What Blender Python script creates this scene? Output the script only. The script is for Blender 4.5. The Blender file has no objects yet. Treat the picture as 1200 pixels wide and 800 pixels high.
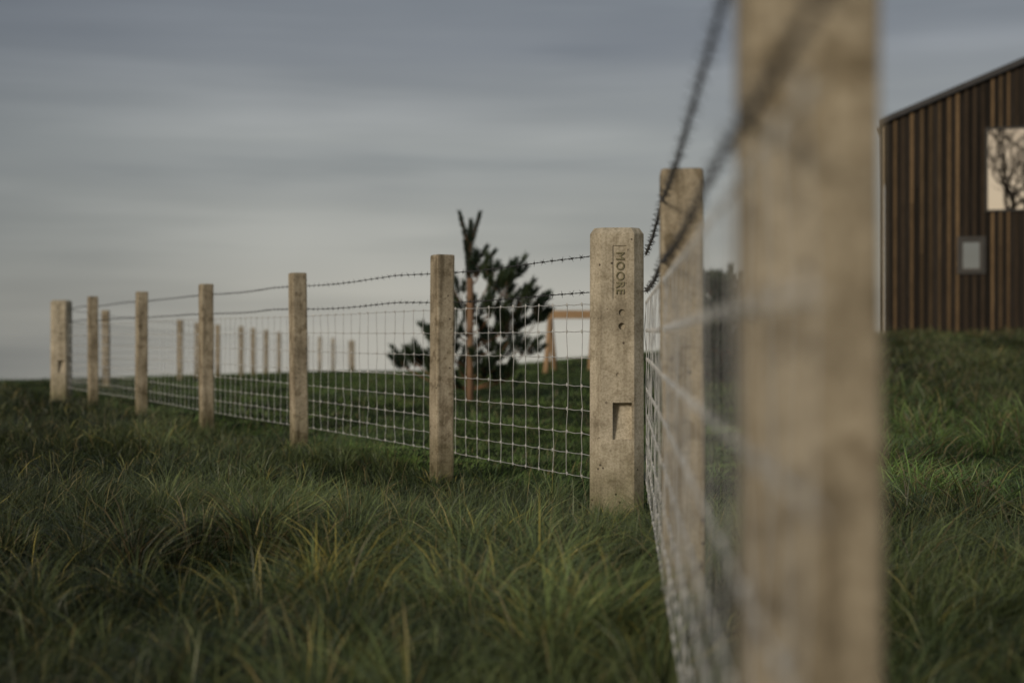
import bpy, bmesh, math, random
import numpy as np
from mathutils import Vector, Matrix, Euler
random.seed(7); rng=np.random.default_rng(11)
sc=bpy.context.scene
sc.view_settings.view_transform='Standard'; sc.view_settings.look='None'; sc.view_settings.exposure=0
R=math.radians

# ------------------------------------------------------------ terrain
def ss(t):
    t=np.clip(t,0,1); return t*t*(3-2*t)
def softp(t,k): return k*np.logaddexp(0,t/k)
def G0(x,y):
    x=np.asarray(x,float); y=np.asarray(y,float)
    s=.0285+(.016-.0285)*ss((x+16)/9)
    s=s*(1-ss((x+3)/5)*.9)
    z=-.05-s*softp(y-24,3)
    z=z+.86*ss((x+5)/15)*ss((y-11)/23)
    z=z-.035*softp(y-64-(-26)*ss((x+4)/5)*1.0-14*ss((x-6)/4),4)
    return z
HX,HY=-.98,4.80
def und(x,y):
    f=1/(1+np.maximum(y-12,0)/12)
    w=f*(.024*np.sin(1.7*x+.6*y+1)*np.sin(1.1*y-.5*x)+.018*np.sin(4.1*x-1.3*y)*np.cos(3.3*y+1.2*x)+.010*np.sin(9*x+2)*np.sin(8*y))
    w=w+.04*ss((x-4)/4)*ss((y-12)/8)*(np.sin(1.3*x+.5*y)+.6*np.sin(2.9*x-.8*y+1))*(y<60)
    return w
def G(x,y):
    x=np.asarray(x,float); y=np.asarray(y,float)
    z=G0(x,y)+und(x,y)
    z=z-.22*np.exp(-(((x-HX)/.2)**2+((y-HY)/.30)**2))+.11*np.exp(-(((x-HX+.05)/.42)**2+((y-HY-.60)/.30)**2))
    return z

# ------------------------------------------------------------ helpers
def mesh_obj(name,verts,faces,mat=None,smooth=False):
    me=bpy.data.meshes.new(name); me.from_pydata([tuple(v) for v in verts],[],faces); me.update()
    ob=bpy.data.objects.new(name,me); sc.collection.objects.link(ob)
    if mat: me.materials.append(mat)
    if smooth:
        me.polygons.foreach_set('use_smooth',[True]*len(me.polygons))
    return ob
def empty(name,loc=(0,0,0)):
    e=bpy.data.objects.new(name,None); e.location=loc; e.empty_display_size=.2
    sc.collection.objects.link(e); return e
def tube(V,F,pts,r,sides=4,cap=True):
    pts=np.asarray(pts,float); n=len(pts)
    if np.isscalar(r): r=np.full(n,r)
    t=np.gradient(pts,axis=0); t/=np.linalg.norm(t,axis=1)[:,None]+1e-12
    m=np.abs(t.mean(0)); up=np.zeros(3); up[int(np.argmin(m))]=1
    a=np.cross(t,up); a/=np.linalg.norm(a,axis=1)[:,None]+1e-12
    b=np.cross(t,a); base=len(V)
    for i in range(n):
        for k in range(sides):
            th=2*math.pi*k/sides
            V.append(pts[i]+r[i]*(math.cos(th)*a[i]+math.sin(th)*b[i]))
    for i in range(n-1):
        for k in range(sides):
            k2=(k+1)%sides
            F.append((base+i*sides+k,base+i*sides+k2,base+(i+1)*sides+k2,base+(i+1)*sides+k))
    if cap:
        F.append(tuple(base+k for k in range(sides))[::-1]); F.append(tuple(base+(n-1)*sides+k for k in range(sides)))
def box(V,F,x0,x1,y0,y1,z0,z1):
    b=len(V)
    V+= [(x0,y0,z0),(x1,y0,z0),(x1,y1,z0),(x0,y1,z0),(x0,y0,z1),(x1,y0,z1),(x1,y1,z1),(x0,y1,z1)]
    F+= [tuple(b+i for i in f) for f in ((3,2,1,0),(4,5,6,7),(0,1,5,4),(1,2,6,5),(2,3,7,6),(3,0,4,7))]
def nm(name):
    m=bpy.data.materials.new(name); m.use_nodes=True; nt=m.node_tree
    return m,nt,nt.nodes['Principled BSDF']
def ramp(nt,fac,stops):
    r=nt.nodes.new('ShaderNodeValToRGB'); els=r.color_ramp.elements
    while len(els)<len(stops): els.new(.5)
    for e,(p,c) in zip(els,stops):
        e.position=p; e.color=(*c,1) if len(c)==3 else c
    nt.links.new(fac,r.inputs[0]); return r.outputs[0]
def noise(nt,vec,scale,detail=4,rough=.55):
    n=nt.nodes.new('ShaderNodeTexNoise'); n.inputs['Scale'].default_value=scale
    n.inputs['Detail'].default_value=detail; n.inputs['Roughness'].default_value=rough
    if vec is not None: nt.links.new(vec,n.inputs['Vector'])
    return n.outputs['Fac']
def mix(nt,a,b,fac,mode='MIX'):
    m=nt.nodes.new('ShaderNodeMix'); m.data_type='RGBA'; m.blend_type=mode
    for sock,v in ((m.inputs[0],fac),(m.inputs[6],a),(m.inputs[7],b)):
        if isinstance(v,bpy.types.NodeSocket): nt.links.new(v,sock)
        elif isinstance(v,(int,float)): sock.default_value=v
        else: sock.default_value=(*v,1)
    return m.outputs[2]
def vmul(nt,v,s):
    m=nt.nodes.new('ShaderNodeVectorMath'); m.operation='MULTIPLY'; nt.links.new(v,m.inputs[0]); m.inputs[1].default_value=s
    return m.outputs[0]
def bump(nt,h,st,dist,bs):
    b=nt.nodes.new('ShaderNodeBump'); b.inputs['Strength'].default_value=st; b.inputs['Distance'].default_value=dist
    nt.links.new(h,b.inputs['Height']); nt.links.new(b.outputs[0],bs.inputs['Normal'])

# ------------------------------------------------------------ materials
def concrete(name,gain,dirt,warm=(1,1,1)):
    m,nt,bs=nm(name)
    tc=nt.nodes.new('ShaderNodeTexCoord'); oi=nt.nodes.new('ShaderNodeObjectInfo')
    add=nt.nodes.new('ShaderNodeVectorMath'); add.operation='ADD'
    cx=nt.nodes.new('ShaderNodeCombineXYZ')
    mm=nt.nodes.new('ShaderNodeMath'); mm.operation='MULTIPLY'; mm.inputs[1].default_value=37
    nt.links.new(oi.outputs['Random'],mm.inputs[0])
    for i in range(3): nt.links.new(mm.outputs[0],cx.inputs[i])
    nt.links.new(tc.outputs['Object'],add.inputs[0]); nt.links.new(cx.outputs[0],add.inputs[1]); v=add.outputs[0]
    g=lambda c: tuple(a*gain*b for a,b in zip(c,warm))
    base=ramp(nt,noise(nt,v,5,6,.68),[(.32,g((.27,.24,.185))),(.5,g((.41,.37,.295))),(.68,g((.52,.475,.385)))])
    st=ramp(nt,noise(nt,vmul(nt,v,(20,20,2.0)),1,5,.65),[(.36,(.50,.48,.44)),(.52,(.95,.95,.95)),(.7,(1.05,1.05,1.05))])
    c=mix(nt,base,st,.85*dirt,'MULTIPLY')
    blot=ramp(nt,noise(nt,v,14,3,.6),[(.36,(.50,.47,.41)),(.46,(1,1,1))])
    c=mix(nt,c,blot,.75*dirt,'MULTIPLY')
    fine=ramp(nt,noise(nt,v,90,3,.7),[(.36,(.62,.6,.56)),(.55,(1,1,1)),(.72,(1.1,1.1,1.1))])
    c=mix(nt,c,fine,.7,'MULTIPLY')
    vo=nt.nodes.new('ShaderNodeTexVoronoi'); vo.inputs['Scale'].default_value=24; vo.inputs['Randomness'].default_value=1
    nt.links.new(v,vo.inputs['Vector'])
    pit=ramp(nt,vo.outputs['Distance'],[(.10,(.0,.0,.0)),(.16,(1,1,1))])
    gate=ramp(nt,noise(nt,v,9,1),[(.49,(1,1,1)),(.54,(0,0,0))])
    pg=mix(nt,pit,gate,1.0,'LIGHTEN')
    c=mix(nt,(.11,.092,.07),c,pg)
    sx=nt.nodes.new('ShaderNodeSeparateXYZ'); nt.links.new(tc.outputs['Object'],sx.inputs[0])
    ad=nt.nodes.new('ShaderNodeMath'); ad.operation='MULTIPLY_ADD'; ad.inputs[1].default_value=.3
    nt.links.new(noise(nt,v,12,4),ad.inputs[0]); nt.links.new(sx.outputs['Z'],ad.inputs[2])
    low=ramp(nt,ad.outputs[0],[(.12,(.40,.42,.29)),(.45,(1,1,1))])
    c=mix(nt,c,low,.85,'MULTIPLY')
    nt.links.new(c,bs.inputs['Base Color']); bs.inputs['Roughness'].default_value=.92
    bs.inputs['Specular IOR Level'].default_value=.25
    hm=mix(nt,pg,noise(nt,v,120,4,.7),.45)
    bump(nt,hm,.6,.003,bs); return m
M_con=concrete('weathered_concrete',.98,1.0,(1.02,.985,.92))
M_con2=concrete('pale_cast_concrete',1.22,.6,(1.0,1.0,.98))

def simple(name,c1,c2,scale=8,rough=.7,metal=0,bmp=0,stretch=(1,1,1)):
    m,nt,bs=nm(name); tc=nt.nodes.new('ShaderNodeTexCoord'); v=vmul(nt,tc.outputs['Object'],stretch)
    n=noise(nt,v,scale,5,.6)
    nt.links.new(ramp(nt,n,[(.3,c1),(.7,c2)]),bs.inputs['Base Color'])
    bs.inputs['Roughness'].default_value=rough; bs.inputs['Metallic'].default_value=metal
    if bmp: bump(nt,n,bmp,.01,bs)
    return m
M_galv=simple('galvanised_wire',(.42,.43,.43),(.68,.69,.68),30,.5,.3)
M_barb=simple('weathered_barbed_wire',(.045,.045,.05),(.11,.108,.105),30,.55,.5)
M_bark=simple('pine_bark',(.09,.05,.028),(.22,.12,.06),14,.9,0,.6)
M_stake=simple('timber_stake',(.15,.09,.055),(.27,.165,.095),6,.8,0,.3,(8,8,1))
M_timber=simple('sawn_timber',(.26,.17,.09),(.40,.26,.14),5,.7,0,.2)
M_roof=simple('dark_roof_metal',(.016,.017,.019),(.03,.03,.034),4,.6,.1)
M_frame=simple('window_frame_dark',(.012,.011,.010),(.02,.02,.02),5,.45)
M_trim=simple('larch_trim',(.24,.19,.13),(.38,.30,.2),5,.7)
M_branch=simple('bare_branches',(.05,.035,.025),(.1,.075,.05),6,.9)
def attrmat(name,rough=.7,nscale=0,stretch=(1,1,1),sheen=.3):
    m,nt,bs=nm(name); a=nt.nodes.new('ShaderNodeAttribute'); a.attribute_name='Col'
    col=a.outputs['Color']
    if nscale:
        tc=nt.nodes.new('ShaderNodeTexCoord')
        n=noise(nt,vmul(nt,tc.outputs['Object'],stretch),nscale,5,.65)
        col=mix(nt,col,ramp(nt,n,[(.3,(.6,.58,.56)),(.7,(1.2,1.15,1.1))]),1,'MULTIPLY')
        bump(nt,n,.3,.01,bs)
    nt.links.new(col,bs.inputs['Base Color']); bs.inputs['Roughness'].default_value=rough
    bs.inputs['Specular IOR Level'].default_value=sheen
    return m
M_grass=attrmat('grass_blades',.42,sheen=.34)
M_needle=attrmat('pine_needles',.6)
M_clad=attrmat('larch_cladding',.8,2.5,(9,9,1),.15)
def setcol(ob,cols,per='POINT'):
    a=ob.data.color_attributes.new('Col','FLOAT_COLOR',per)
    c=np.ones((len(cols),4),np.float32); c[:,:3]=cols; a.data.foreach_set('color',c.ravel())

def ground():
    def sp(a,b,n,c=6.):
        return np.sinh(np.linspace(np.arcsinh(a/c),np.arcsinh(b/c),n))*c
    xs=sp(-900,900,300,6.); ys=sp(-300,1500,360,9.)
    X,Y=np.meshgrid(xs,ys); Z=G(X,Y)
    V=np.stack([X,Y,Z],-1).reshape(-1,3); nx=len(xs); ny=len(ys)
    idx=np.arange(nx*ny).reshape(ny,nx)
    F=np.stack([idx[:-1,:-1],idx[:-1,1:],idx[1:,1:],idx[1:,:-1]],-1).reshape(-1,4)
    m,nt,bs=nm('turf'); tc=nt.nodes.new('ShaderNodeTexCoord'); v=tc.outputs['Object']
    c=ramp(nt,noise(nt,v,1.1,8,.7),[(.32,(.016,.021,.009)),(.5,(.031,.046,.018)),(.7,(.056,.080,.031))])
    f=ramp(nt,noise(nt,v,35,4,.7),[(.35,(.4,.4,.4)),(.65,(1.2,1.2,1.1))])
    c=mix(nt,c,f,.85,'MULTIPLY'); nt.links.new(c,bs.inputs['Base Color']); bs.inputs['Roughness'].default_value=1
    bs.inputs['Specular IOR Level'].default_value=.05
    bump(nt,noise(nt,v,25,5,.7),.8,.05,bs)
    return mesh_obj('ground',V,F.tolist(),m,True)
ground()

# ------------------------------------------------------------ fence geometry
A=np.array([.50,6.56]); LD=np.array([-1.15,2.2])/np.hypot(1.15,2.2)
P1=np.array([-.408,8.2]); step=np.array([-1.15,2.2])
def rp(y): return .116+.0766*y

def post(x,y,w,h,rot,name='concrete_fence_post',z=None,ch=.012):
    z0=float(G0(x,y))+.05 if z is None else z
    bm=bmesh.new(); bmesh.ops.create_cube(bm,size=1)
    for v in bm.verts:
        v.co=Vector((v.co.x*w,v.co.y*w,(v.co.z+.5)*(h+.4)-.4))
    ed=[e for e in bm.edges if abs(e.verts[0].co.z-e.verts[1].co.z)>.1 or min(e.verts[0].co.z,e.verts[1].co.z)>0]
    bmesh.ops.bevel(bm,geom=ed,offset=ch,segments=2,affect='EDGES',profile=.6)
    for i in range(1,14):
        zz=-.3+i*(h+.3)/14.5
        bmesh.ops.bisect_plane(bm,geom=bm.verts[:]+bm.edges[:]+bm.faces[:],plane_co=(0,0,zz),plane_no=(0,0,1))
    ph=random.random()*10
    for v in bm.verts:
        v.co.x+=.0016*math.sin(v.co.z*9+ph)+random.uniform(-.0007,.0007); v.co.y+=.0016*math.cos(v.co.z*7+ph)
    me=bpy.data.meshes.new(name); bm.to_mesh(me); bm.free(); me.materials.append(M_con)
    ob=bpy.data.objects.new(name,me); sc.collection.objects.link(ob)
    ob.location=(x,y,z0); ob.rotation_euler=(random.uniform(-.006,.006),random.uniform(-.009,.009),rot)
    return ob
la=math.atan2(1.15,2.2)
for t in range(5):
    p=P1+step*t; post(p[0],p[1],.110,1.25+random.uniform(-.012,.012),la)
for y,w_ in ((4.06,.12),(1.40,.128),(-1.25,.12)):
    post(rp(y)+w_/2+.004,y,w_,1.25,-.0765)
back=[(-6.05,18.95)]
bp=[(-6.85,24),(-7.15,30.6),(-7.35,33.2),(-7.3,35.3),(-7.05,37),(-7.1,39),(-7.2,41.6),(-7.3,44.6),(-7.35,47.6),(-7.3,50.5),(-7.2,53.3),(-7.05,56)]
for x,y in bp: post(x,y,.12,1.25,.1); back.append((x,y))
post(-6.87,61,.25,1.25,.1,'concrete_strainer_post',ch=.03); back.append((-6.87,61))

def strainer(x,y,rot,text=True,h=1.275):
    W=.25; c=.046
    bm=bmesh.new(); hw=W/2
    ring=[(-hw+c,-hw),(hw-c,-hw),(hw,-hw+c),(hw,hw-c),(hw-c,hw),(-hw+c,hw),(-hw,hw-c),(-hw,-hw+c)]
    levels=[(-.4,1.0),(h-.028,.985),(h-.006,.86),(h,.82)]
    prev=None; first=None
    for z,s in levels:
        r=[bm.verts.new((a*s,b*s,z)) for a,b in ring]
        if prev:
            for i in range(8): bm.faces.new((prev[i],prev[(i+1)%8],r[(i+1)%8],r[i]))
        else: first=r
        prev=r
    bm.faces.new(first[::-1]); bm.faces.new(prev)
    me=bpy.data.meshes.new('concrete_strainer_post'); bm.to_mesh(me); bm.free(); me.materials.append(M_con2)
    ob=bpy.data.objects.new('concrete_strainer_post',me); sc.collection.objects.link(ob)
    V=[];F=[]; f=-hw
    box(V,F,-.019,.043,f-.02,f+.008,.945,1.190)
    b=len(V); x0,x1=-.019,.068; zt,zb=.472,.304
    V+=[(x0,f-.02,zb),(x1,f-.02,zb),(x1,f+.020,zb),(x0,f+.020,zb),(x0,f-.02,zt),(x1,f-.02,zt),(x1,f+.060,zt),(x0,f+.060,zt)]
    F+=[tuple(b+i for i in q) for q in ((3,2,1,0),(4,5,6,7),(0,1,5,4),(1,2,6,5),(2,3,7,6),(3,0,4,7))]
    for hx,hz,hr,hd in ((.022,.885,.014,.015),(.022,.822,.015,.022),(.005,.60,.008,.006)):
        b=len(V); n=16
        for yy in (f-.02,f+hd):
            for k in range(n):
                a=2*math.pi*k/n; V.append((hx+hr*math.cos(a),yy,hz+hr*math.sin(a)))
        F.append(tuple(b+k for k in range(n))); F.append(tuple(b+n+k for k in range(n))[::-1])
        for k in range(n): F.append((b+k,b+n+k,b+n+(k+1)%n,b+(k+1)%n))
    co=mesh_obj('cut',V,F)
    bmc=bmesh.new(); bmc.from_mesh(co.data); bmesh.ops.recalc_face_normals(bmc,faces=bmc.faces); bmc.to_mesh(co.data); bmc.free()
    md=ob.modifiers.new('b','BOOLEAN'); md.object=co; md.operation='DIFFERENCE'; md.solver='EXACT'
    bv=ob.modifiers.new('v','BEVEL'); bv.width=.004; bv.segments=2; bv.limit_method='ANGLE'; bv.angle_limit=R(25)
    dg=bpy.context.evaluated_depsgraph_get(); dg.update()
    nmh=bpy.data.meshes.new_from_object(ob.evaluated_get(dg)); ob.modifiers.clear(); ob.data=nmh
    bpy.data.objects.remove(co)
    ob.location=(x,y,float(G0(x,y))+.05); ob.rotation_euler=(0,0,rot)
    if text:
        cu=bpy.data.curves.new('cast_letters','FONT'); cu.body='MOORE'; cu.size=.052; cu.extrude=.004; cu.bevel_depth=.0008
        cu.align_x='CENTER'; cu.align_y='CENTER'; cu.space_character=1.12
        to=bpy.data.objects.new('cast_letters_tmp',cu); sc.collection.objects.link(to)
        dg=bpy.context.evaluated_depsgraph_get(); dg.update()
        tm=bpy.data.meshes.new_from_object(to.evaluated_get(dg)); bpy.data.objects.remove(to)
        tm.materials.clear(); tm.materials.append(M_con2)
        t2=bpy.data.objects.new('cast_letters',tm); sc.collection.objects.link(t2); t2.parent=ob
        t2.matrix_local=Matrix.Translation((.012,f+.0065,1.066))@Matrix.Rotation(R(90),4,'X')@Matrix.Rotation(R(-90),4,'Z')
    return ob
strainer(.487,6.63,R(-3))
strainer(-5.95,18.78,R(6),False,1.26)

MZ=[.93,.80,.67,.54,.42,.31,.21,.11]
def fence_mesh(V,F,pts,vs=.15,r=.0016,knots=True,sag=.004):
    pts=np.array([(p[0],p[1],float(G0(p[0],p[1]))+.05) for p in pts])
    seg=np.linalg.norm(np.diff(pts[:,:2],axis=0),axis=1); L=np.concatenate([[0],np.cumsum(seg)])
    def at(s):
        return np.array([np.interp(s,L,pts[:,i]) for i in range(3)]).T
    S=np.arange(0,L[-1],vs/2)
    off={}
    for z in MZ:
        ph=random.random()*6; dz=sag*np.sin(S*1.1+ph)+np.where(np.arange(len(S))%2==0,0,-.0035)+rng.normal(0,.0008,len(S))
        P=at(S); P[:,2]+=z+dz; tube(V,F,P,r,4); off[z]=P
    for k in range(0,len(S),2):
        q=[off[z][k]+np.array([rng.normal(0,.0035),0,0]) for z in MZ]
        tube(V,F,q,r*.9,4)
        if knots:
            for z in MZ:
                c=off[z][k]; tube(V,F,[c-[0,0,.009],c-[0,0,.003],c+[0,0,.003],c+[0,0,.009]],[r*1.2,r*2.4,r*2.4,r*1.2],5)
def barbed(V,F,pts,z,barb=.1,r=.0014,sag=.012,strands=True):
    pts=np.array([(p[0],p[1],float(G0(p[0],p[1]))+.05) for p in pts])
    seg=np.linalg.norm(np.diff(pts[:,:2],axis=0),axis=1); L=np.concatenate([[0],np.cumsum(seg)])
    S=np.arange(0,L[-1],.012 if strands else .3)
    C=np.array([np.interp(S,L,pts[:,i]) for i in range(3)]).T
    C[:,2]+=z-sag*np.abs(np.sin(S*math.pi/2.5)) +.003*np.sin(S*3.1)
    d=pts[-1]-pts[0]; d=d/np.linalg.norm(d); n=np.array([-d[1],d[0],0]); up=np.array([0,0,1.])
    if strands:
        for ph in (0,math.pi):
            a=S/.075*2*math.pi+ph
            tube(V,F,C+.0021*(np.cos(a)[:,None]*n+np.sin(a)[:,None]*up),r,4)
    else: tube(V,F,C,r*2.2,4)
    s=.05
    while s<L[-1]:
        c=np.array([np.interp(s,S,C[:,i]) for i in range(3)])
        th=np.linspace(0,4*math.pi,14); tube(V,F,[c+d*(-.006+.012*i/13)+.0042*(math.cos(t)*n+math.sin(t)*up) for i,t in enumerate(th)],.0013,4)
        a0=random.random()*math.pi
        for k in range(4):
            a=a0+k*math.pi/2+random.uniform(-.3,.3); v=math.cos(a)*n+math.sin(a)*up+d*random.uniform(-.35,.35)
            tube(V,F,[c+d*(-.005 if k%2 else .005),c+v*.010,c+v*.019],[.0013,.0012,.0004],4)
        s+=barb+random.uniform(-.006,.006)
nrm=np.array([LD[1],-LD[0]])
if nrm[0]<0: nrm=-nrm
leftline=[(.40,6.68)]+[tuple(P1+step*t+nrm*.058) for t in (0,1,2,3,4)]+[(-5.86,18.75)]
rightline=[(rp(6.58),6.58),(rp(4.06),4.06),(rp(1.41),1.41),(rp(-1.25),-1.25)]
meshline=[(rp(6.58),6.58),(rp(4.06),4.06),(rp(1.41),1.41),(rp(.80),.80)]
backline=[(x+.07,y) for x,y in back]
V=[];F=[]; fence_mesh(V,F,leftline,r=.0018); fence_mesh(V,F,meshline,r=.0014); fence_mesh(V,F,backline,.3,.0026,False)
mesh_obj('wire_mesh_fence',V,F,M_galv)
V=[];F=[]
for z in (1.155,.985):
    barbed(V,F,leftline,z); barbed(V,F,rightline,z,r=.0026)
    barbed(V,F,backline,z,.4,.0014,.01,False)
mesh_obj('barbed_wire',V,F,M_barb)

# ------------------------------------------------------------ grass
def noise2(x,y):
    return (np.sin(1.9*x+.7*y+.4)*np.cos(1.3*y-.8*x)+.6*np.sin(4.3*x-2.2*y+1.1)*np.cos(3.7*y+1.7)+.35*np.sin(9.1*x+3.*y)*np.sin(8.3*y-2*x))/1.95
AV=[];AF4=[];AF3=[];AC=[];vo=0
def blades(x,y,h,w,lean_dir,bend,col,lv=3):
    global vo
    n=len(x); z=G(x,y)-.01
    ang=rng.uniform(0,2*math.pi,n); wx=np.cos(ang); wy=np.sin(ang)
    dx=np.cos(lean_dir); dy=np.sin(lean_dir)
    ts=np.linspace(0,1,lv+1); nv=2*lv+1; P=np.zeros((n,nv,3)); C=np.zeros((n,nv,3))
    for i,t in enumerate(ts):
        hor=h*bend*(t**1.9); zz=h*(t-.38*bend*t**2.4)
        cx=x+dx*hor; cy=y+dy*hor; cz=z+zz
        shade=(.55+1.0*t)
        if i<lv:
            ww=w*(1-.25*t-.35*t*t)*.5
            for s,j in ((-1,2*i),(1,2*i+1)):
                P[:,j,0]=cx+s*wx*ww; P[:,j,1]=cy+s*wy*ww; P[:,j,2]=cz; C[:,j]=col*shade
        else:
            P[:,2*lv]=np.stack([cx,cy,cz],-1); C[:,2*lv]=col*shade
    base=vo+np.arange(n)[:,None]*nv
    for i in range(lv-1): AF4.append(base+np.array([2*i,2*i+1,2*i+3,2*i+2]))
    AF3.append(base+np.array([2*lv-2,2*lv-1,2*lv]))
    AV.append(P.reshape(-1,3)); AC.append(C.reshape(-1,3)); vo+=n*nv
def inside(x,y):
    ll=(x-A[0])*nrm[0]+(y-A[1])*nrm[1]>0
    return np.where(y>6.5,ll,x>rp(y))
def gcol(x,y,n):
    k=np.clip(.45+.75*noise2(x*.9+3,y*.9)+rng.normal(0,.25,n),0,1)[:,None]
    c=np.array([.024,.037,.016])*(1-k)+np.array([.092,.122,.044])*k
    c=c*(.56+.64*ss((x+.28*y+.55)/1.6)*(1-.5*ss((x-1.0-.12*y)/2.)))[:,None]  # lens vignette painted into blade colour: darker to the left and right
    lawn=(inside(x,y)&(y>6.5)&(x<5)); c[lawn]=c[lawn]*np.array([1.35,1.65,1.2])
    r=rng.random(n)
    yel=(r<.05); c[yel]=np.array([.22,.185,.085])*rng.uniform(.6,1.2,(yel.sum(),1))
    oli=(r>.90); c[oli]=np.array([.13,.15,.055])*rng.uniform(.6,1.1,(oli.sum(),1))
    return c
def wedge(n,y0,y1):
    yy=np.sqrt(rng.uniform(y0**2,y1**2,n)); return rng.uniform(-1,1,n)*(.41*yy+.7),yy
def hole(x,y): return np.exp(-(((x-HX)/.24)**2+((y-HY)/.34)**2)**2)
ppos=[(.487,6.50),(-.408,8.12),(-1.56,10.3),(rp(4.06)+.06,3.98)]
def near_post(x,y):
    m=np.zeros(len(x))
    for a,b in ppos: m=np.maximum(m,np.exp(-(((x-a)/.26)**2+((y-b+.12)/.42)**2)))
    return m
for n,y0,y1,w,lv in ((150000,1.6,7,.0032,3),(100000,7,13,.0048,2),(80000,13,27,.0085,2),(36000,27,46,.016,2)):
    x,y=wedge(n,y0,y1)
    keep=rng.random(n)>.93*hole(x,y); x=x[keep];y=y[keep]; n=len(x); ins=inside(x,y)
    h=(.085+.065*noise2(x*1.2,y*1.2))*rng.lognormal(0,.40,n)
    h=np.where(ins&(y>6.5)&(x<6),h*.5,h); h=np.clip(h,.03,.28)
    h=h*(1-.65*near_post(x,y))
    h=np.where((x>5)&(y>14),h*rng.uniform(.8,1.7,n),h)
    ld=noise2(x*.8,y*.8+5)*3.5+rng.normal(0,.9,n)
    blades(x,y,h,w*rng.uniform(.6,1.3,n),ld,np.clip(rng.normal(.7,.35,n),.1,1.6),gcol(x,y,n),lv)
def tufts(nt_,y0,y1,nb,hmin,hmax,w,yellow=.0,pts=None,rad=.05,dead=False,bright=1.):
    if pts is None: cx,cy=wedge(nt_,y0,y1)
    else: cx,cy=np.array([p[0] for p in pts]),np.array([p[1] for p in pts]); nt_=len(pts)
    keep=(~((cy>6.5)&inside(cx,cy)&(cy<30)))&(hole(cx,cy)<.3)&(near_post(cx,cy)<.25) if pts is None else np.ones(nt_,bool)
    cx,cy=cx[keep],cy[keep]; nt_=len(cx)
    hh=rng.uniform(hmin,hmax,nt_); rr=rad*rng.uniform(.6,1.6,nt_)
    i=np.repeat(np.arange(nt_),nb); n=len(i)
    a=rng.uniform(0,2*math.pi,n); q=rr[i]*np.sqrt(rng.random(n))
    x=cx[i]+np.cos(a)*q; y=cy[i]+np.sin(a)*q
    lean=rng.uniform(0,6.28,nt_)
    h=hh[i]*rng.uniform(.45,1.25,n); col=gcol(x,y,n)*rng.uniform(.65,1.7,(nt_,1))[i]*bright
    ye=rng.random(n)<yellow; col[ye]=np.array([.34,.30,.08] if not dead else [.15,.12,.065])*rng.uniform(.5,1.1,(ye.sum(),1))
    dirx=np.cos(a)+.6*np.cos(lean[i]); diry=np.sin(a)+.6*np.sin(lean[i])
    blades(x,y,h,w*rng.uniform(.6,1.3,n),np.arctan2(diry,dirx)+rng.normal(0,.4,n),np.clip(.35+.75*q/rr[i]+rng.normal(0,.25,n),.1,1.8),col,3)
tufts(600,1.8,7,75,.13,.26,.0032,.03)
tufts(600,7,14,48,.11,.23,.0048,.03)
tufts(380,14,26,32,.10,.22,.009,.04)
tufts(0,0,0,170,.28,.40,.0048,.36,[(-.60,4.35),(-.46,4.15),(-.55,4.6)],.09,bright=1.5)
tufts(0,0,0,150,.24,.36,.0042,.12,[(.12,3.6),(.27,3.75),(.02,4.0),(-.15,4.4),(.1,4.6)],.09,bright=1.4)
tufts(0,0,0,100,.18,.30,.0038,.07,[(rng.uniform(-1.0,.40),rng.uniform(3.0,5.9)) for _ in range(56)],.07,bright=1.35)
tufts(0,0,0,140,.2,.32,.0045,.25,[(HX-.18,HY+.40),(HX+.05,HY+.44),(HX+.26,HY+.34),(HX-.34,HY+.2)],.09,True)
tufts(0,0,0,60,.07,.12,.004,.1,[(.38,6.45),(.5,6.43),(.60,6.45),(-.45,8.09),(-.36,8.10),(-1.6,10.3),(-1.5,10.3),(-2.7,12.45),(.44,3.9),(.55,3.9)],.05)
tufts(0,0,0,60,.16,.34,.007,.18,[(rng.uniform(.22,.42)*yy,yy) for yy in rng.uniform(5,20,190)],.14,True)
tufts(0,0,0,46,.14,.30,.013,.22,[(rng.uniform(.18,.42)*yy,yy) for yy in rng.uniform(20,35,340)],.22,True)
n=480; x,y=wedge(n,3.5,16); blades(x,y,rng.uniform(.26,.44,n),np.full(n,.0024),rng.uniform(0,6.28,n),rng.uniform(.2,.9,n),np.tile([.24,.20,.12],(n,1))*rng.uniform(.4,1,(n,1)),3)
Vt=np.concatenate(AV).astype(np.float32); Ct=np.concatenate(AC)
q=np.concatenate(AF4); t=np.concatenate(AF3)
me=bpy.data.meshes.new('grass'); me.vertices.add(len(Vt)); me.vertices.foreach_set('co',Vt.ravel())
me.loops.add(q.size+t.size); me.loops.foreach_set('vertex_index',np.concatenate([q.ravel(),t.ravel()]).astype(np.int32))
me.polygons.add(len(q)+len(t))
ls=np.concatenate([np.arange(len(q))*4,q.size+np.arange(len(t))*3]).astype(np.int32)
me.polygons.foreach_set('loop_start',ls); me.update(calc_edges=True)
me.polygons.foreach_set('use_smooth',np.ones(len(q)+len(t),bool))
go=bpy.data.objects.new('grass',me); sc.collection.objects.link(go); me.materials.append(M_grass); setcol(go,Ct)

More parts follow.
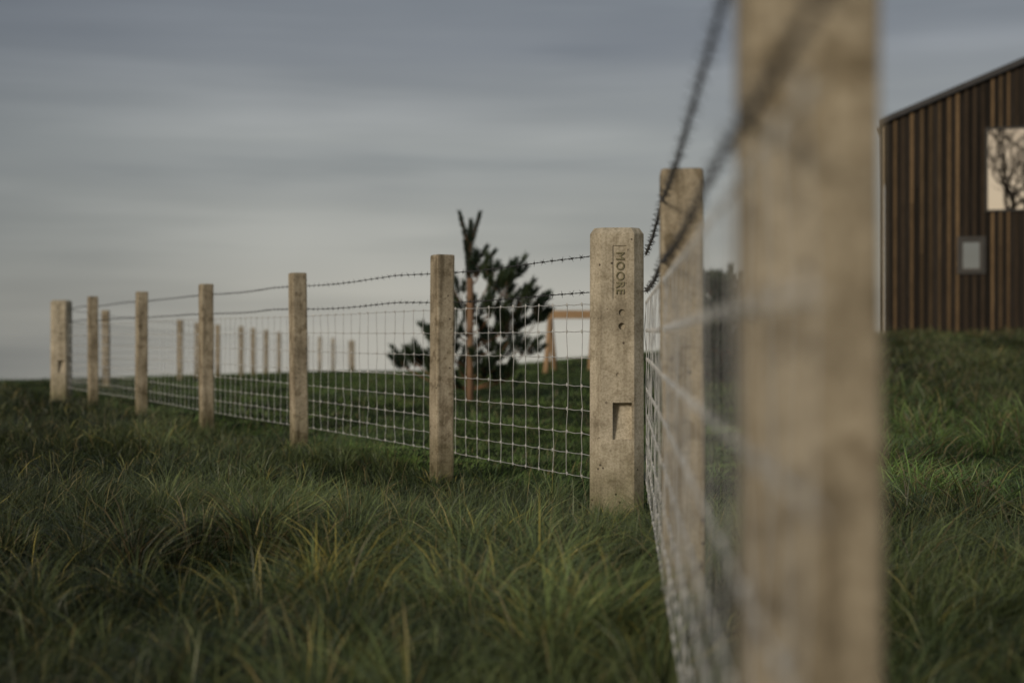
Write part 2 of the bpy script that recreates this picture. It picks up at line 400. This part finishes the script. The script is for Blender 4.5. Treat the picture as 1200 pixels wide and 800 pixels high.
# ------------------------------------------------------------ pine
def shoot(V,F,C,base,tip,nn,ln,wd,col):
    base=np.array(base,float); tip=np.array(tip,float); ax=tip-base; L=np.linalg.norm(ax); ax/=L
    u=np.cross(ax,[.3,.9,.2]); u/=np.linalg.norm(u); v=np.cross(ax,u)
    for _ in range(nn):
        s=random.random()**.8; a=random.random()*6.283; out=math.cos(a)*u+math.sin(a)*v
        sp=.85-.45*s
        d=out*sp+ax*(1-sp*.5)+np.array([0,0,.15]); d/=np.linalg.norm(d)
        p=base+ax*L*s; l=ln*random.uniform(.7,1.15); w=np.cross(d,rng.normal(size=3)); w/=np.linalg.norm(w)+1e-9
        b=len(V); V.extend([p-w*wd/2,p+w*wd/2,p+d*l]); F.append((b,b+1,b+2)); k=random.uniform(.6,1.3); C.extend([np.array(col)*k*.7]*2+[np.array(col)*k])
def pine(name,loc,clumps,top,nshoot,ln=.10,wd=.008,g=1.):
    e=empty(name,loc); V=[];F=[];
    n=8; tr=[(.02*math.sin(i),.02*math.cos(2*i),-.2+(top+.2)*i/n) for i in range(n+1)]
    tube(V,F,tr,np.linspace(.038,.010,n+1),8)
    NV=[];NF=[];NC=[]
    for (cx,cz,r,cnt) in clumps:
        cy=random.uniform(-.3,.3)*(1 if abs(cx)>.12 else .2)
        z0=max(.12,cz-abs(cx)*.7-.12); z0=min(z0,top-.1)
        tube(V,F,[(0,0,z0),(cx*.5,cy*.5,z0+(cz-z0)*.3),(cx*.9,cy,cz-.1*r)],[.016,.011,.006],5)
        for k in range(cnt):
            o=np.array([random.gauss(0,.5)*r,random.gauss(0,.7)*r,random.gauss(0,.45)*r]); c=np.array([cx*.9,cy,cz-.1*r])
            p=c+o; out=np.array([o[0]*.8+cx*.12,o[1]*.8,.13+abs(random.gauss(0,.06))]); out/=np.linalg.norm(out)
            L=random.uniform(.12,.24); tube(V,F,[c*.7+p*.3,p],[.006,.004],4)
            tube(V,F,[p,p+out*L],[.006,.003],4)
            col=np.array([.032,.058,.034])*g if random.random()<.6 else np.array([.064,.098,.046])*g
            shoot(NV,NF,NC,p,p+out*L,nshoot,ln,wd,col)
    b=mesh_obj('trunk_and_branches',V,F,M_bark,True); b.parent=e
    f=mesh_obj('needles',NV,NF,M_needle); setcol(f,np.array(NC)); f.parent=e
    return e
py=18.0; px=-.54
cl=[(.17,1.66,.12,5),(.30,1.50,.14,7),(.48,1.38,.16,11),(.63,1.55,.10,6),(.74,1.25,.16,11),(.95,1.00,.13,9),(.7,.95,.2,14),(.45,.9,.2,12),(.33,1.15,.18,11),
    (.4,.55,.2,12),(.78,.6,.15,10),(.18,.8,.18,9),(-.12,1.32,.10,4),(-.24,1.45,.09,4),(-.22,.98,.15,9),(-.38,.78,.16,10),(-.45,.5,.16,11),(-.2,.5,.18,10),(.15,.45,.2,10),(-.78,.47,.11,9),(-.95,.42,.08,6),(-.62,.45,.11,8),(.08,1.15,.12,6),(.05,.25,.2,9),(.55,.3,.18,8),(-.35,.28,.18,8)]
pt=pine('pine_tree',(px,py,float(G(px,py))),cl,2.0,185,.10,.009)
V=[];F=[];C=[];TV=[];TF=[]
for a,b in (((0,0,1.90),(-.12,0,2.34)),((0,0,1.90),(.02,.02,2.24)),((0,0,1.90),(.13,0,2.34)),((.02,0,1.62),(.22,.0,1.92)),((0,0,1.7),(-.05,0,1.98)),((.0,0,1.75),(.0,0,2.1)),((.05,0,1.55),(.32,.05,1.87)),((.0,0,1.6),(.1,-.05,1.85)),((.0,0,1.5),(-.02,0,1.75))):
    shoot(V,F,C,a,b,480,.085,.011,(.030,.050,.032)); tube(TV,TF,[a,b],[.018,.012],5)
o=mesh_obj('leader_needles',V,F,M_needle); setcol(o,np.array(C)); o.parent=pt
o=mesh_obj('leader_shoots',TV,TF,M_bark); o.parent=pt
V=[];F=[]; tube(V,F,[(.02,-.42,-.2),(.02,-.34,.7),(.015,-.16,1.52)],.044,10); o=mesh_obj('support_stake',V,F,M_stake,True); o.parent=pt
V=[];F=[]; tube(V,F,[(.02+.06*math.cos(a),-.12+.17*math.sin(a),1.1) for a in np.linspace(0,6.28,16)],.008,5); o=mesh_obj('tree_tie',V,F,M_frame); o.parent=pt
bx,by=3.02,20.5
pine('pine_shrub',(bx,by,float(G(bx,by))),[(-.12,1.28,.2,22),(.12,1.3,.2,20),(-.15,.9,.25,28),(.22,.9,.25,28),(0,.5,.3,32),(.36,.5,.2,22),(-.32,.5,.2,22),(.0,.15,.3,26),(-.32,.95,.2,20),(.36,.15,.2,18),(-.34,.15,.2,18),(.34,.85,.2,18),(0,1.1,.2,16)],1.4,140,.14,.018,.75)

# ------------------------------------------------------------ timber frames in the garden
def play(name,loc,L,H,legs):
    e=empty(name,loc); V=[];F=[]; box(V,F,-.15,L,-.07,.07,H-.15,H)
    o=mesh_obj('top_rail',V,F,M_timber); o.parent=e
    for i,lx in enumerate(legs):
        for s in (-1,1):
            V=[];F=[]; tube(V,F,[(lx+s*.12,s*.35,-.3),(lx,s*.05,H-.153)],.05,8)
            o=mesh_obj('leg_%d'%(2*i+(s+1)//2+1),V,F,M_timber,True); o.parent=e
    return e
play('wooden_play_frame',(.55,26,float(G(.55,26))),1.25,1.25-float(G(.55,26)),[.15,.95])
play('wooden_play_frame',(4.05,26.5,float(G(4.05,26.5))),.15,1.36-float(G(4.05,26.5)),[0.0])

# ------------------------------------------------------------ barn
phi=math.atan2(440,1667)
ox,oy=8.97,34.0; gz=.72
barn=empty('timber_clad_barn',(ox,oy,gz)); barn.rotation_euler=(0,0,-phi)
Wd=8.8; Dp=14; EH=5.15; sl=.40
def roofz(u): return EH+sl*(u if u<Wd/2 else Wd-u)
wins=[(2.28,4.0,3.02,4.90),(1.69,2.13,1.62,2.30),(6.2,7.4,1.2,2.3)]
V=[];F=[];C=[]
def board(u0,u1,z0,z1a,z1b,dep,col,side=False):
    b=len(V)
    pts=[(u0,-dep,z0),(u1,-dep,z0),(u1,0,z0),(u0,0,z0),(u0,-dep,z1a),(u1,-dep,z1b),(u1,0,z1b),(u0,0,z1a)]
    if side: pts=[(p[1],p[0],p[2]) for p in pts]
    V.extend(pts); F.extend([tuple(b+i for i in f) for f in ((3,2,1,0),(4,5,6,7),(0,1,5,4),(1,2,6,5),(2,3,7,6),(3,0,4,7))]); C.extend([np.array(col)]*8)
def clad(total,side,top):
    u=0.0; k=0
    while u<total-.03:
        isb=k%2==1
        if isb:
            w=random.uniform(.055,.08); d=random.choice([.06,.07]); r=random.random()
            c=(np.array([.105,.078,.048]) if r<.55 else np.array([.19,.135,.078]) if r<.82 else np.array([.055,.042,.03]))*random.uniform(.75,1.1)
        else:
            w=random.uniform(.11,.155); d=.022; c=np.array([.019,.0165,.0145])*random.uniform(.7,1.7)
        k+=1
        w=min(w,total-u); a,b_=u,u+w-.005
        cuts=[] if side else sorted([(z0,z1) for (x0,x1,z0,z1) in wins if b_>x0-.05 and a<x1+.05])
        z=.12
        def seg(z,za,zb):
            j=random.uniform(1.4,3.6)
            if min(za,zb)-z>j+.5:
                board(a,b_,z,z+j,z+j,d,c*random.uniform(.75,1.25),side); board(a,b_,z+j+.006,za,zb,d,c*random.uniform(.7,1.3),side)
            else: board(a,b_,z,za,zb,d,c,side)
        for z0,z1 in cuts:
            seg(z,z0-.05,z0-.05); z=z1+.05
        seg(z,top(a)-.02,top(b_)-.02)
        u+=w
clad(Wd,False,roofz); clad(Dp,True,lambda u:EH)
o=mesh_obj('cladding',V,F,M_clad); setcol(o,np.array(C)); o.parent=barn
V=[(.004,.004,-.6),(Wd,.004,-.6),(Wd,.004,EH-.03),(Wd/2,.004,roofz(Wd/2)-.03),(.004,.004,EH-.03)]
V+=[(a,Dp,c) for a,b,c in V]; F=[(0,1,2,3,4),(9,8,7,6,5),(0,4,9,5),(1,6,7,2),(0,5,6,1),(2,7,8,3),(3,8,9,4)]
o=mesh_obj('walls',V,F,M_frame); o.parent=barn
V=[];F=[]
for sgn in (0,1):
    e0=(-.22,EH-sl*.22) if sgn==0 else (Wd+.22,EH-sl*.22); r0=(Wd/2,roofz(Wd/2))
    b=len(V)
    for yy in (-.18,Dp+.18):
        V+=[(e0[0],yy,e0[1]+.02),(r0[0],yy,r0[1]+.02),(r0[0],yy,r0[1]+.17),(e0[0],yy,e0[1]+.15)]
    F+=[tuple(b+i for i in f) for f in ((0,1,2,3),(7,6,5,4),(0,4,5,1),(3,2,6,7),(0,3,7,4),(1,5,6,2))]
o=mesh_obj('roof',V,F,M_roof); o.parent=barn
V=[];F=[]; box(V,F,-.12,-.0855,-.12,.06,.1,EH-.1); o=mesh_obj('corner_trim',V,F,M_trim); o.parent=barn
V=[];F=[]; tube(V,F,[(-.16,-.14,.1),(-.16,-.14,3.6),(-.18,-.14,4.8),(-.26,-.05,EH-.12)],.035,8); o=mesh_obj('downpipe',V,F,M_frame,True); o.parent=barn
V=[];F=[]; box(V,F,-.06,Wd+.05,-.08,.0,-.5,.117); o=mesh_obj('plinth',V,F,M_frame); o.parent=barn
def glass(name,c):
    m,nt,bs=nm(name); bs.inputs['Base Color'].default_value=(*c,1); bs.inputs['Metallic'].default_value=1; bs.inputs['Roughness'].default_value=.015
    return m
M_glass=glass('window_glass',(.90,.86,.80)); M_glass2=glass('small_window_glass',(.26,.31,.37))
M_wf=simple('pale_window_surround',(.05,.045,.04),(.08,.075,.07),5,.5)
for i,(x0,x1,z0,z1) in enumerate(wins):
    V=[];F=[]; box(V,F,x0,x1,-.03,-.004,z0,z1); o=mesh_obj('window_glass_%d'%(i+1),V,F,M_glass if i!=1 else M_glass2); o.parent=barn
    V=[];F=[]; t_=.045 if i!=1 else .10
    box(V,F,x0-t_,x0-.002,-.095,0,z0-t_,z1+t_); box(V,F,x1+.002,x1+t_,-.095,0,z0-t_,z1+t_)
    box(V,F,x0-.001,x1+.001,-.093,0,z1+.002,z1+t_); box(V,F,x0-.001,x1+.001,-.105,0,z0-t_,z0-.002)
    o=mesh_obj('window_frame_%d'%(i+1),V,F,M_frame); o.parent=barn
    if i==1:
        V=[];F=[]; s_=.035
        box(V,F,x0,x0+s_,-.055,-.031,z0,z1); box(V,F,x1-s_,x1,-.055,-.031,z0,z1)
        box(V,F,x0+s_,x1-s_,-.053,-.031,z1-s_,z1); box(V,F,x0+s_,x1-s_,-.053,-.031,z0,z0+s_)
        o=mesh_obj('window_sash',V,F,M_wf); o.parent=barn

# ------------------------------------------------------------ bare tree behind the viewpoint (mirrored in the barn window)
V=[];F=[]
def branch(p,d,L,r,dep):
    p=np.array(p,float); d=np.array(d,float)/np.linalg.norm(d); pts=[p]
    for i in range(4):
        d=d+rng.normal(0,.11,3)+np.array([0,0,.05]); d/=np.linalg.norm(d); pts.append(pts[-1]+d*L/4)
    tube(V,F,pts,np.linspace(r,r*.7,5),6 if dep<2 else 3,False)
    if dep<6:
        for k in range(3 if dep<4 else 2):
            q=d+rng.normal(0,.5,3); branch(pts[-1 if k<2 else 2],q,L*random.uniform(.66,.82),r*.62,dep+1)
branch((4.6,-9,-.2),(0,0,1),4.5,.32,0)
mesh_obj('bare_tree',V,F,M_branch,True)

# ------------------------------------------------------------ light
sunv=Vector((-.56,-.80,.28)).normalized()
sl_=bpy.data.lights.new('sun','SUN'); sl_.energy=1.7; sl_.angle=R(12); sl_.color=(1,.88,.72)
so=bpy.data.objects.new('sun',sl_); sc.collection.objects.link(so); so.rotation_euler=(-sunv).to_track_quat('-Z','Y').to_euler()
w=bpy.data.worlds.new('World'); sc.world=w; w.use_nodes=True; nt=w.node_tree; bg=nt.nodes['Background']
tc=nt.nodes.new('ShaderNodeTexCoord'); d=tc.outputs['Generated']
sx=nt.nodes.new('ShaderNodeSeparateXYZ'); nt.links.new(d,sx.inputs[0])
mxz=nt.nodes.new('ShaderNodeMath'); mxz.operation='MAXIMUM'; mxz.inputs[1].default_value=.02; nt.links.new(sx.outputs[2],mxz.inputs[0])
cb=nt.nodes.new('ShaderNodeCombineXYZ'); nt.links.new(sx.outputs[0],cb.inputs[0]); nt.links.new(sx.outputs[1],cb.inputs[1]); nt.links.new(mxz.outputs[0],cb.inputs[2])
sky=nt.nodes.new('ShaderNodeTexSky'); sky.sky_type='NISHITA'; sky.sun_disc=False
sky.sun_elevation=math.asin(sunv.z); sky.sun_rotation=math.atan2(sunv.x,sunv.y); nt.links.new(cb.outputs[0],sky.inputs[0])
mr=nt.nodes.new('ShaderNodeMapRange'); mr.inputs['From Min'].default_value=-.05; mr.inputs['From Max'].default_value=.35
nt.links.new(sx.outputs[2],mr.inputs['Value'])
K=10
cr=ramp(nt,mr.outputs[0],[(0,(.47,.45,.395)),(.125,(.455,.44,.39)),(.27,(.38,.38,.355)),(.45,(.325,.335,.33)),(.62,(.225,.24,.262)),(.78,(.15,.168,.195)),(1,(.24,.26,.28))])
n1=noise(nt,vmul(nt,d,(1.1,1.1,14)),1.4,5,.5)
c1=ramp(nt,n1,[(.34,(.70,.72,.745)),(.46,(.93,.935,.94)),(.55,(1.0,1.0,.99)),(.66,(1.16,1.15,1.13))])
n2=noise(nt,vmul(nt,d,(2.5,2.5,7)),.8,3)
c2=ramp(nt,n2,[(.35,(.82,.83,.85)),(.65,(1.1,1.1,1.1))])
cl_=mix(nt,mix(nt,cr,c1,1,'MULTIPLY'),c2,1,'MULTIPLY')
mw=nt.nodes.new('ShaderNodeMapRange'); mw.inputs['From Min'].default_value=-.42; mw.inputs['From Max'].default_value=-.06
mw.interpolation_type='SMOOTHSTEP'; nt.links.new(sx.outputs[0],mw.inputs['Value'])
wb=mix(nt,(.58,.60,.63),(1,1,1),mw.outputs[0]); cl_=mix(nt,cl_,wb,1,'MULTIPLY')  # vignette falloff put into the sky colour: clouds darken toward the west
dt=nt.nodes.new('ShaderNodeVectorMath'); dt.operation='DOT_PRODUCT'; nt.links.new(d,dt.inputs[0]); dt.inputs[1].default_value=sunv
mp=nt.nodes.new('ShaderNodeMath'); mp.operation='MAXIMUM'; mp.inputs[1].default_value=0; nt.links.new(dt.outputs['Value'],mp.inputs[0])
pw=nt.nodes.new('ShaderNodeMath'); pw.operation='POWER'; pw.inputs[1].default_value=5; nt.links.new(mp.outputs[0],pw.inputs[0])
gl=mix(nt,(0,0,0),(.46,.29,.11),pw.outputs[0])
tot=mix(nt,cl_,gl,1,'ADD')
x10=nt.nodes.new('ShaderNodeVectorMath'); x10.operation='SCALE'; x10.inputs['Scale'].default_value=K; nt.links.new(tot,x10.inputs[0])
fin=mix(nt,sky.outputs[0],x10.outputs[0],.95)
nt.links.new(fin,bg.inputs['Color']); bg.inputs['Strength'].default_value=.1

# ------------------------------------------------------------ camera
cd=bpy.data.cameras.new('camera'); cd.lens=50; cd.sensor_width=36; cd.clip_start=.05; cd.clip_end=4000
cd.dof.use_dof=True; cd.dof.focus_distance=6.5; cd.dof.aperture_fstop=1.8
co=bpy.data.objects.new('camera',cd); sc.collection.objects.link(co); co.location=(0,0,.776); co.rotation_euler=(R(90-.206),0,0)
sc.camera=co
